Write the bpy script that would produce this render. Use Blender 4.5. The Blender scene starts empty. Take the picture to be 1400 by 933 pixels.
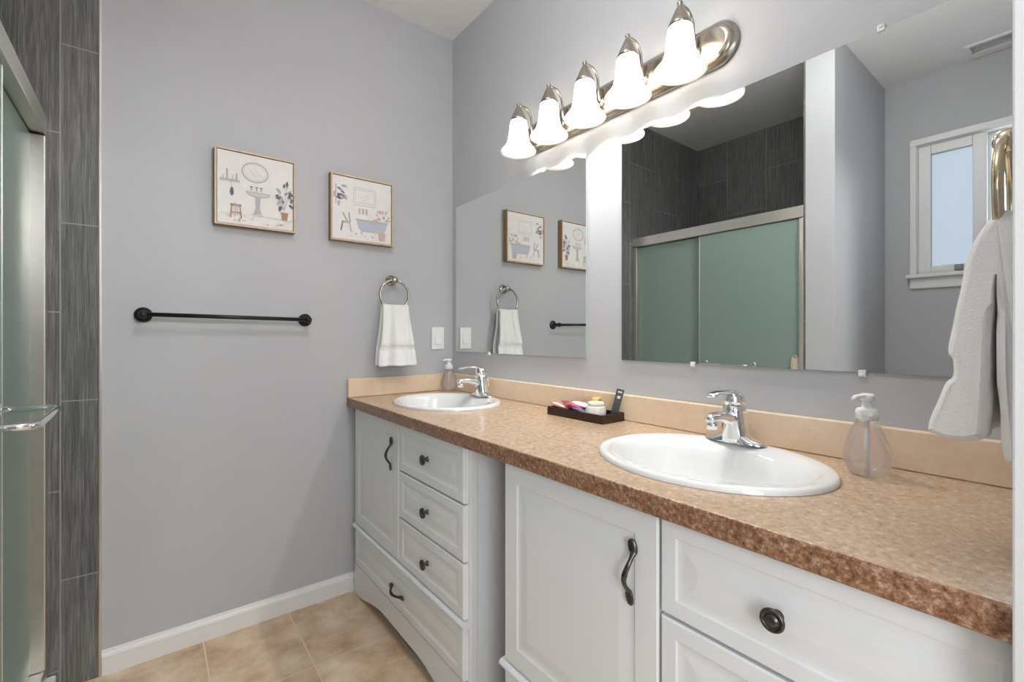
import bpy, bmesh, math, random
from mathutils import Vector, Matrix, noise
random.seed(7)
PI = math.pi
S = bpy.context.scene
C = S.collection

# ---------------------------------------------------------------- camera, light, exposure
cd = bpy.data.cameras.new('camera'); cam = bpy.data.objects.new('camera', cd); C.objects.link(cam)
cam.location = (-1.266, -2.127, 1.171)
cam.rotation_euler = (PI/2, 0, -math.radians(38.03))
cd.sensor_width = 36.0
cd.lens = 630.95/1400*36.0
cd.shift_y = -(466.5-459.1)/1400
cd.shift_x = (700-699.1)/1400
cd.clip_start = 0.004
S.camera = cam
S.view_settings.view_transform = 'Standard'
S.view_settings.look = 'None'
S.view_settings.gamma = 1.0
S.view_settings.use_curve_mapping = False
S.view_settings.exposure = 0.22
LAMP_W = 6.5          # each vanity bulb
SHADE_GLOW = 0.55      # glow of the lit glass shades
SKY = 3.6             # overcast daylight
HALL_W = 26.0         # added fill light in the hall behind the doorway
CABINET_FILL_W = 30.0  # added cool panel in the hall, lifts the cabinet fronts
CEIL_W = 15.0         # added bathroom fill light, unseen above the frame
w = bpy.data.worlds.new('daylight'); S.world = w; w.use_nodes = True
bg = w.node_tree.nodes['Background']
bg.inputs['Color'].default_value = (0.86, 0.93, 1.0, 1); bg.inputs['Strength'].default_value = SKY
def area_light(name, loc, rot, sx, sy, watt, col):
    l = bpy.data.lights.new(name, 'AREA'); l.shape = 'RECTANGLE'; l.size = sx; l.size_y = sy
    l.energy = watt; l.color = col
    o = bpy.data.objects.new(name, l); o.location = loc; o.rotation_euler = rot; C.objects.link(o); return o
area_light('hall_fill_light', (-.52, -3.1, 2.05), (math.radians(65), 0, math.radians(14)), 0.35, 0.35, HALL_W, (1.0, .99, .98))  # invented fill aimed through the doorway at the back wall
area_light('cabinet_fill_light', (-1.75, -3.62, 1.45), (math.radians(90), 0, math.radians(-28)), 0.8, 1.3, CABINET_FILL_W, (.93, .97, 1.0))  # invented area fill, no hall window behind it

l_ = bpy.data.lights.new('bathroom_fill_light', 'POINT'); l_.energy = CEIL_W; l_.shadow_soft_size = .13; l_.color = (1, .985, .97)  # bare fill point with no fixture, added to even out the room
o_ = bpy.data.objects.new('bathroom_fill_light', l_); o_.location = (-.92, -1.42, 2.56); C.objects.link(o_)

# ---------------------------------------------------------------- materials
MAT = {}
def nt(name):
    m = bpy.data.materials.new(name); m.use_nodes = True; MAT[name] = m
    t = m.node_tree; return m, t, t.nodes['Principled BSDF']
def setp(b, col=None, rough=None, metal=None, spec=None, **k):
    if col is not None: b.inputs['Base Color'].default_value = (*col, 1)
    if rough is not None: b.inputs['Roughness'].default_value = rough
    if metal is not None: b.inputs['Metallic'].default_value = metal
    if spec is not None: b.inputs['Specular IOR Level'].default_value = spec
    for a, v in k.items(): b.inputs[a.replace('_', ' ')].default_value = v
def objcoord(t, scale=(1, 1, 1), rot=(0, 0, 0), loc=(0, 0, 0)):
    tc = t.nodes.new('ShaderNodeTexCoord'); mp = t.nodes.new('ShaderNodeMapping')
    mp.inputs['Scale'].default_value = scale; mp.inputs['Rotation'].default_value = rot; mp.inputs['Location'].default_value = loc
    t.links.new(tc.outputs['Object'], mp.inputs['Vector']); return mp.outputs['Vector']
def tnoise(t, vec, scale, detail=4, rough=.6):
    n = t.nodes.new('ShaderNodeTexNoise'); n.inputs['Scale'].default_value = scale
    n.inputs['Detail'].default_value = detail; n.inputs['Roughness'].default_value = rough
    t.links.new(vec, n.inputs['Vector']); return n.outputs['Fac']
def ramp(t, fac, stops):
    r = t.nodes.new('ShaderNodeValToRGB'); e = r.color_ramp.elements
    while len(e) < len(stops): e.new(.5)
    for i, (p, c) in enumerate(stops): e[i].position = p; e[i].color = (*c, 1)
    t.links.new(fac, r.inputs['Fac']); return r.outputs['Color']
def mix(t, a, b, fac, mode='MIX'):
    m = t.nodes.new('ShaderNodeMix'); m.data_type = 'RGBA'; m.blend_type = mode
    for s, v in ((6, a), (7, b), (0, fac)):
        if hasattr(v, 'links') or hasattr(v, 'is_linked'): t.links.new(v, m.inputs[s])
        else: m.inputs[s].default_value = v if s == 0 else (*v, 1)
    return m.outputs[2]
def bump(t, b, h, strength=.2, dist=.002):
    n = t.nodes.new('ShaderNodeBump'); n.inputs['Strength'].default_value = strength; n.inputs['Distance'].default_value = dist
    t.links.new(h, n.inputs['Height']); t.links.new(n.outputs['Normal'], b.inputs['Normal'])
def simple(name, col, rough=.5, metal=0, var=.04, scale=30, bmp=0, **k):
    m, t, b = nt(name); setp(b, col, rough, metal, **k)
    v = objcoord(t); f = tnoise(t, v, scale)
    c = ramp(t, f, [(.3, tuple(x*(1-var) for x in col)), (.7, tuple(min(1, x*(1+var)) for x in col))])
    t.links.new(c, b.inputs['Base Color'])
    if bmp: bump(t, b, f, bmp, .0015)
    return m

simple('wall_paint', (.50, .51, .535), .62, var=.015, scale=6, bmp=.04)
simple('wall_hall', (.66, .66, .65), .6, var=.01)
simple('ceiling_paint', (.88, .88, .87), .8, var=.015, scale=40, bmp=.08)
simple('trim_white', (.80, .80, .80), .35, var=.01)
simple('jamb_white', (.66, .665, .68), .4, var=.01)
simple('cabinet_white', (.81, .825, .845), .33, var=.012, scale=5)
simple('porcelain', (.78, .785, .785), .07, var=.005, Coat_Weight=.4)
simple('chrome', (.86, .87, .88), .06, 1, var=.02)
simple('brushed_nickel', (.44, .40, .345), .22, 1, var=.05, scale=60)
simple('satin_aluminium', (.78, .75, .70), .28, 1, var=.03, scale=50)
simple('bright_brass', (.66, .56, .40), .14, 1, var=.04)
simple('black_metal', (.012, .012, .013), .35, .2, var=.1)
simple('dark_bronze', (.10, .095, .09), .25, .9, var=.35, scale=120)
simple('white_plastic', (.82, .82, .81), .3, var=.01)
simple('recess_shadow', (.03, .03, .03), .8)  # near-black colour standing in for shade inside the vent
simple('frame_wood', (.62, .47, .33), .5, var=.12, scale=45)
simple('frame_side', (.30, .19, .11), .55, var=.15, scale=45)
simple('tray_wood', (.026, .009, .006), .3, var=.35, scale=40)
simple('canvas', (.80, .78, .765), .8, var=.03, scale=25)
simple('ink_grey', (.46, .46, .48), .8); simple('ink_dark', (.16, .15, .19), .8)
simple('ink_brown', (.42, .25, .16), .8); simple('ink_blue', (.50, .52, .62), .8); simple('ink_pink', (.62, .45, .44), .8)
simple('ink_pale', (.62, .61, .60), .8)
simple('pink_foil', (.75, .12, .25), .3, var=.35, scale=60, bmp=.3)
simple('pale_pink_foil', (.85, .50, .50), .35, var=.2, scale=60, bmp=.3)
simple('white_foil', (.80, .76, .76), .35, var=.1, scale=60, bmp=.3)
simple('maroon_foil', (.28, .05, .06), .35, var=.3, scale=60, bmp=.3)
simple('violet_foil', (.16, .13, .26), .35, var=.3, scale=60, bmp=.3)
simple('yellow_card', (.72, .47, .13), .5, var=.25, scale=60)
simple('jar_content', (.74, .78, .60), .5, var=.15, scale=60)
simple('card_dark', (.06, .07, .075), .5, var=.2)
simple('card_white', (.8, .8, .8), .5)
simple('bolt_grey', (.25, .25, .26), .4, .8)

# terry
for nm, col in (('terry_white', (.87, .87, .86)), ('terry_cream', (.86, .855, .84))):
    m, t, b = nt(nm); setp(b, col, .95, spec=.1, Sheen_Weight=.25)
    v = objcoord(t); f = tnoise(t, v, 420, 2); g = tnoise(t, v, 60, 3)
    bump(t, b, mix(t, f, g, .4), .55, .003)
# lit glass shade
m, t, b = nt('shade_glass'); setp(b, (.92, .91, .88), .25, Transmission_Weight=0.0)
v = objcoord(t); f = tnoise(t, v, 14, 5, .65)
e = ramp(t, f, [(.3, (.97, .92, .85)), (.7, (1.0, .985, .96))])
tr = t.nodes.new('ShaderNodeBsdfTranslucent'); tr.inputs['Color'].default_value = (.95, .92, .88, 1)
t.links.new(e, b.inputs['Emission Color']); b.inputs['Emission Strength'].default_value = SHADE_GLOW
mx = t.nodes.new('ShaderNodeMixShader'); mx.inputs[0].default_value = .8
t.links.new(b.outputs[0], mx.inputs[1]); t.links.new(tr.outputs[0], mx.inputs[2])
t.links.new(mx.outputs[0], t.nodes['Material Output'].inputs['Surface'])
# mirror
m, t, b = nt('mirror_silver'); setp(b, (.87, .895, .88), .0, 1)
# mirror edge
simple('mirror_edge', (.45, .55, .52), .2)
# clear glass / liquid
def glass(name, col, rough, alpha_mix):
    m, t, b = nt(name); setp(b, col, rough, Transmission_Weight=1.0, IOR=1.45)
    tp = t.nodes.new('ShaderNodeBsdfTransparent'); tp.inputs['Color'].default_value = (*col, 1)
    mx = t.nodes.new('ShaderNodeMixShader'); mx.inputs[0].default_value = alpha_mix
    t.links.new(b.outputs[0], mx.inputs[1]); t.links.new(tp.outputs[0], mx.inputs[2])
    t.links.new(mx.outputs[0], t.nodes['Material Output'].inputs['Surface'])
glass('clear_plastic', (.995, .995, .998), .03, .5)
m, t, b = nt('clear_soap'); setp(b, (.90, .87, .91), .1, spec=.3)
tp = t.nodes.new('ShaderNodeBsdfTransparent'); tp.inputs['Color'].default_value = (.985, .975, .99, 1)
mx = t.nodes.new('ShaderNodeMixShader'); mx.inputs[0].default_value = .86
t.links.new(b.outputs[0], mx.inputs[1]); t.links.new(tp.outputs[0], mx.inputs[2])
t.links.new(mx.outputs[0], t.nodes['Material Output'].inputs['Surface'])
glass('window_clear', (1, 1, 1), 0, .85)
m, t, b = nt('window_frosted'); setp(b, (.30, .32, .36), .5, Transmission_Weight=.75)
# frosted shower glass
m, t, b = nt('frosted_glass'); setp(b, (.36, .475, .425), .32, spec=.5)
tr = t.nodes.new('ShaderNodeBsdfTranslucent'); tr.inputs['Color'].default_value = (.44, .58, .51, 1)
mx = t.nodes.new('ShaderNodeMixShader'); mx.inputs[0].default_value = .35
t.links.new(b.outputs[0], mx.inputs[1]); t.links.new(tr.outputs[0], mx.inputs[2])
t.links.new(mx.outputs[0], t.nodes['Material Output'].inputs['Surface'])
f = tnoise(t, objcoord(t), 300, 2); bump(t, b, f, .15, .001)

# counter laminates
def laminate(name, stops, s1, s2, rough, mul=.5):
    m, t, b = nt(name); setp(b, (.5, .4, .3), rough, spec=.5)
    v = objcoord(t); f = tnoise(t, v, s1, 8, .72); g = tnoise(t, v, s2, 4, .7)
    c = ramp(t, f, stops)
    c2 = ramp(t, g, [(.32, (.62, .55, .5)), (.5, (1, 1, 1)), (.68, (1.12, 1.1, 1.06))])
    t.links.new(mix(t, c, c2, mul, 'MULTIPLY'), b.inputs['Base Color'])
laminate('laminate_tan', [(.30, (.31, .20, .12)), (.45, (.46, .325, .215)), (.58, (.54, .40, .28)), (.72, (.72, .62, .50))], 95, 330, .22)
laminate('laminate_splash', [(.30, (.78, .60, .43)), (.5, (.82, .65, .48)), (.72, (.86, .70, .53))], 14, 60, .3, .12)
laminate('laminate_edge', [(.32, (.075, .028, .014)), (.45, (.22, .105, .055)), (.56, (.36, .20, .12)), (.70, (.60, .52, .46))], 130, 420, .3)

# dark linen wall tile, running bond: coordinate (height, run)
def tile(name, runaxis, shift):
    m, t, b = nt(name); setp(b, (.1, .1, .1), .42, spec=.4)
    tc = t.nodes.new('ShaderNodeTexCoord'); sx = t.nodes.new('ShaderNodeSeparateXYZ'); cx = t.nodes.new('ShaderNodeCombineXYZ')
    t.links.new(tc.outputs['Object'], sx.inputs[0])
    a = t.nodes.new('ShaderNodeMath'); a.operation = 'SUBTRACT'; t.links.new(sx.outputs['Z'], a.inputs[0]); a.inputs[1].default_value = .657-.592*4
    r = t.nodes.new('ShaderNodeMath'); r.operation = 'MULTIPLY_ADD'; t.links.new(sx.outputs[runaxis], r.inputs[0]); r.inputs[1].default_value = -1; r.inputs[2].default_value = shift
    t.links.new(a.outputs[0], cx.inputs[0]); t.links.new(r.outputs[0], cx.inputs[1])
    br = t.nodes.new('ShaderNodeTexBrick'); t.links.new(cx.outputs[0], br.inputs['Vector'])
    br.inputs['Scale'].default_value = 1; br.inputs['Brick Width'].default_value = .592; br.inputs['Row Height'].default_value = .3
    br.inputs['Mortar Size'].default_value = .0022; br.inputs['Mortar Smooth'].default_value = .2; br.inputs['Bias'].default_value = 0
    br.offset = .5; br.offset_frequency = 2
    br.inputs['Color1'].default_value = (.85, .85, .85, 1); br.inputs['Color2'].default_value = (1.1, 1.1, 1.1, 1)
    f = tnoise(t, objcoord(t, (330, 330, 9)), 1, 4, .7)
    f2 = tnoise(t, objcoord(t, (120, 120, 4)), 1, 3, .6)
    c = ramp(t, mix(t, f, f2, .4), [(.33, (.06, .06, .058)), (.5, (.14, .14, .136)), (.67, (.27, .27, .265))])
    c = mix(t, c, br.outputs['Color'], 1.0, 'MULTIPLY')
    t.links.new(mix(t, c, (.30, .30, .295), br.outputs['Fac']), b.inputs['Base Color'])
    inv = t.nodes.new('ShaderNodeMath'); inv.operation = 'SUBTRACT'; inv.inputs[0].default_value = 1; t.links.new(br.outputs['Fac'], inv.inputs[1])
    bump(t, b, inv.outputs[0], .5, .002)
tile('tile_back', 'X', 0.0)
tile('tile_side', 'Y', .037+.3)
# floor tile
m, t, b = nt('floor_tile'); setp(b, (.4, .3, .2), .35)
v = objcoord(t, loc=(.807+.3*6, .41+.4*8, 0))
br = t.nodes.new('ShaderNodeTexBrick'); t.links.new(v, br.inputs['Vector'])
br.inputs['Scale'].default_value = 1; br.inputs['Brick Width'].default_value = .3; br.inputs['Row Height'].default_value = .4
br.offset = 0; br.inputs['Mortar Size'].default_value = .003; br.inputs['Mortar Smooth'].default_value = .3
br.inputs['Color1'].default_value = (.93, .93, .93, 1); br.inputs['Color2'].default_value = (1.06, 1.05, 1.04, 1)
f = tnoise(t, objcoord(t), 7, 8, .62)
c = ramp(t, f, [(.3, (.44, .285, .165)), (.48, (.64, .475, .32)), (.72, (.84, .71, .56))])
c = mix(t, c, br.outputs['Color'], 1.0, 'MULTIPLY')
t.links.new(mix(t, c, (.72, .60, .46), br.outputs['Fac']), b.inputs['Base Color'])
bump(t, b, mix(t, f, br.outputs['Fac'], .5), .15, .003)

# ---------------------------------------------------------------- mesh helpers
class MB:
    def __init__(s): s.bm = bmesh.new(); s.mi = 0
    def face(s, vs, smooth=False):
        try: f = s.bm.faces.new(vs)
        except ValueError: return
        f.material_index = s.mi; f.smooth = smooth; return f
    def box(s, x0, x1, y0, y1, z0, z1, bev=0, seg=2):
        x0, x1 = sorted((x0, x1)); y0, y1 = sorted((y0, y1)); z0, z1 = sorted((z0, z1))
        v = [s.bm.verts.new((x, y, z)) for x in (x0, x1) for y in (y0, y1) for z in (z0, z1)]
        fs = [s.face([v[i] for i in q]) for q in ((0, 1, 3, 2), (4, 6, 7, 5), (0, 4, 5, 1), (2, 3, 7, 6), (0, 2, 6, 4), (1, 5, 7, 3))]
        if bev:
            es = list({e for f in fs for e in f.edges})
            r = bmesh.ops.bevel(s.bm, geom=es, offset=bev, segments=seg, profile=.5, affect='EDGES')
            for f in r['faces']: f.material_index = s.mi
        return s
    def rings(s, rings, close=True, caps=True, smooth=True):
        R = [[s.bm.verts.new(p) for p in r] for r in rings]; n = len(R[0])
        for a, b in zip(R, R[1:]):
            for i in range(n if close else n-1):
                j = (i+1) % n; s.face((a[i], a[j], b[j], b[i]), smooth)
        if caps: s.face(R[0][::-1], False); s.face(R[-1], False)
        return s
    def lathe(s, prof, o=(0, 0, 0), axis='z', n=28, caps=True, smooth=True, sc=(1, 1), phase=0):
        o = Vector(o); rs = []
        for r, h in prof:
            ring = []
            for i in range(n):
                a = 2*PI*i/n+phase; p, q = max(r, 1e-5)*math.cos(a)*sc[0], max(r, 1e-5)*math.sin(a)*sc[1]
                d = {'z': (p, q, h), 'x': (h, p, q), '-x': (-h, q, p), '-y': (p, -h, q), 'y': (q, h, p)}[axis]
                ring.append(o+Vector(d))
            rs.append(ring)
        return s.rings(rs, True, caps, smooth)
    def tube(s, pts, rad, n=12, flat=None, up=(0, 0, 1)):
        pts = [Vector(p) for p in pts]; rs = []; u = None
        for i, p in enumerate(pts):
            d = (pts[min(i+1, len(pts)-1)]-pts[max(i-1, 0)]).normalized()
            if u is None:
                u = Vector(up); 
                if abs(u.dot(d)) > .95: u = Vector((1, 0, 0))
            u = (u-d*u.dot(d)).normalized(); w_ = d.cross(u)
            r = rad[i] if isinstance(rad, (list, tuple)) else rad
            ru, rw = (r if isinstance(r, tuple) else (r, r))
            rs.append([p+u*ru*math.cos(2*PI*k/n)+w_*rw*math.sin(2*PI*k/n) for k in range(n)])
        return s.rings(rs)
    def torus(s, c, R, r, ax='y', n=48, m=10, a0=0, a1=2*PI):
        c = Vector(c); rs = []
        for i in range(n):
            a = 2*PI*i/n; ring = []
            for k in range(m):
                b = 2*PI*k/m; q = R+r*math.cos(b); h = r*math.sin(b)
                ring.append(c+(Vector((q*math.cos(a), h, q*math.sin(a))) if ax == 'y' else Vector((h, q*math.cos(a), q*math.sin(a)))))
            rs.append(ring)
        rs.append(rs[0])
        R_ = [[s.bm.verts.new(p) for p in r_] for r_ in rs[:-1]]; R_.append(R_[0])
        for a_, b_ in zip(R_, R_[1:]):
            for i in range(m): s.face((a_[i], a_[(i+1) % m], b_[(i+1) % m], b_[i]), True)
        return s
    def prism(s, poly, axis, d0, d1, smooth=False):
        def P(p, d): return {'x': (d, p[0], p[1]), 'y': (p[0], d, p[1]), 'z': (p[0], p[1], d)}[axis]
        return s.rings([[P(p, d0) for p in poly], [P(p, d1) for p in poly]], True, True, smooth)
    def grid(s, fn, nu, nv, smooth=True, closeu=False):
        V = [[s.bm.verts.new(fn(i/nu, j/nv)) for j in range(nv+1)] for i in range(nu+(0 if closeu else 1))]
        if closeu: V.append(V[0])
        for i in range(nu):
            for j in range(nv): s.face((V[i][j], V[i+1][j], V[i+1][j+1], V[i][j+1]), smooth)
        return s
    def obj(s, name, mats, parent=None, kind=None, loc=None):
        bmesh.ops.recalc_face_normals(s.bm, faces=s.bm.faces[:])
        me = bpy.data.meshes.new(name); s.bm.to_mesh(me); s.bm.free()
        for mm in ([mats] if isinstance(mats, str) else mats): me.materials.append(MAT[mm])
        o = bpy.data.objects.new(name, me); C.objects.link(o)
        if parent: o.parent = parent
        if kind: o['kind'] = kind
        if loc: o.location = loc
        return o
def box(name, mat, x0, x1, y0, y1, z0, z1, bev=0, parent=None, kind=None, seg=2):
    return MB().box(x0, x1, y0, y1, z0, z1, bev, seg).obj(name, mat, parent, kind)
def thing(name, label, cat, loc=(0, 0, 0), group=None):
    o = bpy.data.objects.new(name, None); C.objects.link(o); o.location = loc
    return tag(o, label, cat, group)
def tag(o, label, cat, group=None):
    o['label'] = label; o['category'] = cat
    if group: o['group'] = group
    return o
def kids(o): return [c for c in bpy.data.objects if c.parent == o]
def dup(o, parent=None):
    c = o.copy(); C.objects.link(c); c.parent = parent
    for k in kids(o): dup(k, c)
    return c
def solid(o, th, sub=0, offset=0):
    m_ = o.modifiers.new('thickness', 'SOLIDIFY'); m_.thickness = th; m_.offset = offset
    if sub: q = o.modifiers.new('smooth', 'SUBSURF'); q.levels = sub; q.render_levels = sub
    return o
def lerp(a, b, t_): return a+(b-a)*t_
def sstep(t_): t_ = max(0, min(1, t_)); return t_*t_*(3-2*t_)
def interp(xs, ys, x):
    if x <= xs[0]: return ys[0]
    for a, b, c, d in zip(xs, xs[1:], ys, ys[1:]):
        if x <= b: return c+(d-c)*sstep((x-a)/(b-a)) if False else c+(d-c)*(x-a)/(b-a)
    return ys[-1]

# ---------------------------------------------------------------- room shell
H = 2.74; XL = -2.428; YD = -2.097; YO = -2.215
box('floor', 'floor_tile', XL-.12, .1, YO-.02, .1, -.06, 0, kind='structure')
box('ceiling', 'ceiling_paint', XL-.12, .1, YO, .1, H, H+.06, kind='structure')
box('wall_back', 'wall_paint', XL-.12, .1, 0, .1, 0, H, kind='structure')
box('wall_right', 'wall_paint', 0, .1, YO, 0, 0, H, kind='structure')
WY0, WY1, WZ0, WZ1 = -2.03, -1.433, 1.541, 2.325       # window opening
MB().box(XL-.12, XL, WY1, 0, 0, H).box(XL-.12, XL, YO, WY0, 0, H).box(XL-.12, XL, WY0, WY1, 0, WZ0).box(XL-.12, XL, WY0, WY1, WZ1, H).obj('wall_left', 'wall_paint', kind='structure')
JX0, JX1 = -1.27555, -.575                               # door opening
MB().box(JX1+.02, 0, YO, YD, 0, H).box(XL, JX0-.02, YO, YD, 0, H).box(JX0-.02, JX1+.02, YO, YD, 2.08, H).obj('wall_front', 'wall_paint', kind='structure')
MB().box(JX1, JX1+.02, YO-.005, YD+.026, 0, 2.06, .002).box(JX0-.02, JX0, YO-.005, YD+.026, 0, 2.06, .002).box(JX0-.02, JX1+.02, YO-.005, YD+.026, 2.06, 2.08).obj('door_1', 'jamb_white', kind='structure')
SY0, SY1, XS = -1.144, -1.279, -1.53                    # wall between shower and toilet alcove
box('wall_shower', 'wall_paint', XL, XS, SY1, SY0, 0, H, kind='structure')
# unseen hall behind the doorway, added to shut out the open sky
box('floor_hall', 'floor_tile', -2.3, .5, -3.75, YO-.02, -.06, 0, kind='structure')
box('ceiling_hall', 'ceiling_paint', -2.3, .5, -3.75, YO, 2.44, 2.5, kind='structure')
box('wall_hall_left', 'wall_hall', -2.4, -2.3, -3.75, YO, 0, 2.5, kind='structure')
box('wall_hall_right', 'wall_hall', .5, .6, -3.75, YO, 0, 2.5, kind='structure')
box('wall_hall_end', 'wall_hall', -2.3, .5, -3.85, -3.75, 0, 2.5, kind='structure')
box('wall_hall_front', 'wall_hall', .1, .5, YO, YO+.08, 0, 2.5, kind='structure')
# wall tile
box('wall_tile_back', 'tile_back', XL, -1.406, -.010, 0, 0, H, kind='structure')
box('wall_tile_left', 'tile_side', XL, XL+.010, SY0, -.010, 0, H, kind='structure')
box('wall_tile_shower', 'tile_back', XL+.010, XS, SY0, SY0+.010, 0, H, kind='structure')
box('trim_1', 'satin_aluminium', -1.406, -1.398, -.012, 0, 0, H, .002, kind='structure')
# baseboard with a moulded top
def baseboard(name, axis, a0, a1, wallc, sgn):
    prof = [(0, 0), (.013, 0), (.013, .062), (.010, .070), (.006, .074), (.004, .082), (0, .083)]
    mb = MB()
    if axis == 'x': mb.rings([[(a, wallc+sgn*p, q) for p, q in prof] for a in (a0, a1)], smooth=False)
    else: mb.rings([[(wallc+sgn*p, a, q) for p, q in prof] for a in (a0, a1)], smooth=False)
    return mb.obj(name, 'trim_white', kind='structure')
baseboard('baseboard_back', 'x', -1.398, -.52, 0, -1)
baseboard('baseboard_left', 'y', YD, SY1, XL, 1)
baseboard('baseboard_shower', 'x', XL+.013, XS, SY1, -1)
baseboard('baseboard_right', 'y', -1.17, -.98, 0, -1)

# window: casing, sill, two sashes
win = bpy.data.objects.new('window_1', None); C.objects.link(win); win['kind'] = 'structure'
mb = MB()
x0, x1 = XL-.1, XL+.012
mb.box(x1-.012, x1, WY1, WY1+.031, WZ0, WZ1+.038, .003); mb.box(x1-.012, x1, WY0-.031, WY0, WZ0, WZ1+.038, .003)
mb.box(x1-.012, x1+.004, WY0-.031, WY1+.031, WZ1, WZ1+.038, .003)
mb.box(x0, x1-.012, WY1-.004, WY1+.001, WZ0, WZ1); mb.box(x0, x1-.012, WY0-.001, WY0+.004, WZ0, WZ1); mb.box(x0, x1-.012, WY0, WY1, WZ1-.004, WZ1+.001)
mb.obj('window_frame', 'trim_white', win, 'structure')
MB().box(XL-.09, XL+.05, WY0-.045, WY1+.045, WZ0-.022, WZ0, .005).box(XL, XL+.018, WY0-.03, WY1+.03, WZ0-.085, WZ0-.022, .004).obj('window_sill', 'trim_white', win, 'structure')
def sash(y0, y1, xc, fr, glassm):
    m_ = MB(); a, b_ = WZ0+.004, WZ1-.004
    m_.box(xc-.018, xc+.018, y0, y0+fr, a, b_, .003); m_.box(xc-.018, xc+.018, y1-fr, y1, a, b_, .003)
    m_.box(xc-.018, xc+.018, y0+fr, y1-fr, a, a+fr*.75, .003); m_.box(xc-.018, xc+.018, y0+fr, y1-fr, b_-fr, b_, .003)
    o = m_.obj('window_sash', 'trim_white', win, 'structure')
    MB().box(xc-.004, xc+.004, y0+fr, y1-fr, a+fr*.75, b_-fr).obj('window_pane', glassm, o, 'structure')
    return o
ym = (WY0+WY1)/2
s1 = sash(ym, WY1-.004, XL-.035, .058, 'window_frosted')
s2 = sash(WY0+.004, ym+.02, XL-.078, .035, 'window_clear')
box('sash_latch', 'bolt_grey', XL-.017, XL-.002, -1.635, -1.60, WZ0+.012, WZ0+.045, .003, win, 'structure')

# ---------------------------------------------------------------- shower
pan = thing('shower_pan', 'white shower pan with a low curb under the frosted sliding doors', 'shower pan', (-1.9, -.57, 0))
def loc(p): return (p[0], p[1], p[2])
def under(o, parent):                 # keep world place when parented to an Empty that is not at the origin
    o.parent = parent; o.matrix_parent_inverse = Matrix.Translation(parent.location).inverted(); return o
under(box('basin', 'porcelain', XL+.012, -1.602, SY0+.012, -.012, 0.001, .03), pan)
under(box('curb', 'porcelain', -1.602, -1.508, SY0+.012, -.012, 0.001, .06, .008), pan)
enc = thing('shower_enclosure', 'framed sliding shower doors of greenish frosted glass, beside the dark tile', 'shower door', (-1.55, -.57, .06))
def bx(name, mat, *a, **k):
    par = k.pop('parent'); o = box(name, mat, *a, **k); return under(o, par)
bx('header_rail', 'satin_aluminium', -1.585, -1.53, SY0+.011, -.011, 1.816, 1.880, bev=.004, parent=enc)
bx('bottom_track', 'satin_aluminium', -1.585, -1.53, SY0+.011, -.011, .0605, .098, bev=.004, parent=enc)
bx('wall_jamb', 'satin_aluminium', -1.578, -1.53, -.046, -.011, .098, 1.812, bev=.004, parent=enc)
bx('wall_jamb', 'satin_aluminium', -1.578, -1.53, SY0+.011, SY0+.034, .098, 1.812, bev=.004, parent=enc)
far = bx('sliding_panel', 'frosted_glass', -1.572, -1.566, -.587, -.046, .10, 1.811, parent=enc)
near = bx('sliding_panel', 'frosted_glass', -1.549, -1.543, SY0+.036, -.523, .10, 1.811, parent=enc)
e_ = box('panel_edge', 'satin_aluminium', -1.551, -1.541, -.528, -.522, .10, 1.811, .001); e_.parent = near
bar_m = MB().tube([(-1.543, -.868, 1.0), (-1.462, -.868, .998), (-1.444, -.862, .997), (-1.44, -.845, .996), (-1.44, -.72, .996), (-1.44, -.594, .996), (-1.444, -.577, .997), (-1.462, -.571, .998), (-1.543, -.571, 1.0)], .0075)
for y in (-.868, -.571): bar_m.lathe([(.016, 0), (.016, .006), (.010, .010)], (-1.543, y, 1.0), 'x')
bar_o = bar_m.obj('towel_bar', 'chrome'); bar_o.parent = near
pull = MB().tube([(-1.541, -1.07, .90), (-1.541, -1.07, 1.035), (-1.541, -1.074, 1.052), (-1.541, -1.085, 1.06), (-1.541, -1.092, 1.06), (-1.541, -1.10, 1.052), (-1.541, -1.104, 1.035), (-1.541, -1.104, .90)], .005, up=(1, 0, 0)).box(-1.544, -1.5415, -1.104, -1.07, .90, 1.05).obj('finger_pull', 'chrome')
pull.parent = near

# ---------------------------------------------------------------- vanity cabinets
XF = -.535
def panel_front(mb, y0, y1, z0, z1, xf=XF, th=.02, raised=True, ins=.05):
    steps = [(0, th), (0, .003), (.003, 0), (ins, 0), (ins+.004, .0022), (ins+.010, .0030), (ins+.016, .0030), (ins+.040, .0006)] if raised else [(0, th), (0, .003), (.003, 0)]
    L = []
    for d, dp in steps:
        L.append([(xf+dp, y0+d, z0+d), (xf+dp, y1-d, z0+d), (xf+dp, y1-d, z1-d), (xf+dp, y0+d, z1-d)])
    mb.rings(L, True, True, False); return mb
def pull_handle(y, z, horizontal=False, parent=None, L=.128):
    # wavy pull with flattened leaf-shaped ends
    n = 36; pts = []; rr = []
    for i in range(n+1):
        t_ = i/n; s_ = (t_-.5)*L
        off = .006+.020*math.sin(PI*max(0, min(1, (t_-.20)/.60)))**.9 if .20 < t_ < .80 else .006
        side = .006*math.sin(2*PI*t_)
        q = (XF-off, y+side, z+s_) if not horizontal else (XF-off, y+s_, z-side*.8)
        pts.append(q)
        e = min(t_, 1-t_)
        wdt = interp([0, .03, .10, .17, .24, .30, .5], [.003, .0075, .0092, .0085, .0048, .0045, .0058], e)
        tk = interp([0, .03, .2, .3, .5], [.002, .0035, .0042, .0042, .005], e)
        rr.append((tk, wdt))
    return MB().tube(pts, rr, 12, up=(1, 0, 0)).obj('pull_handle', 'dark_bronze', parent)
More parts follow.
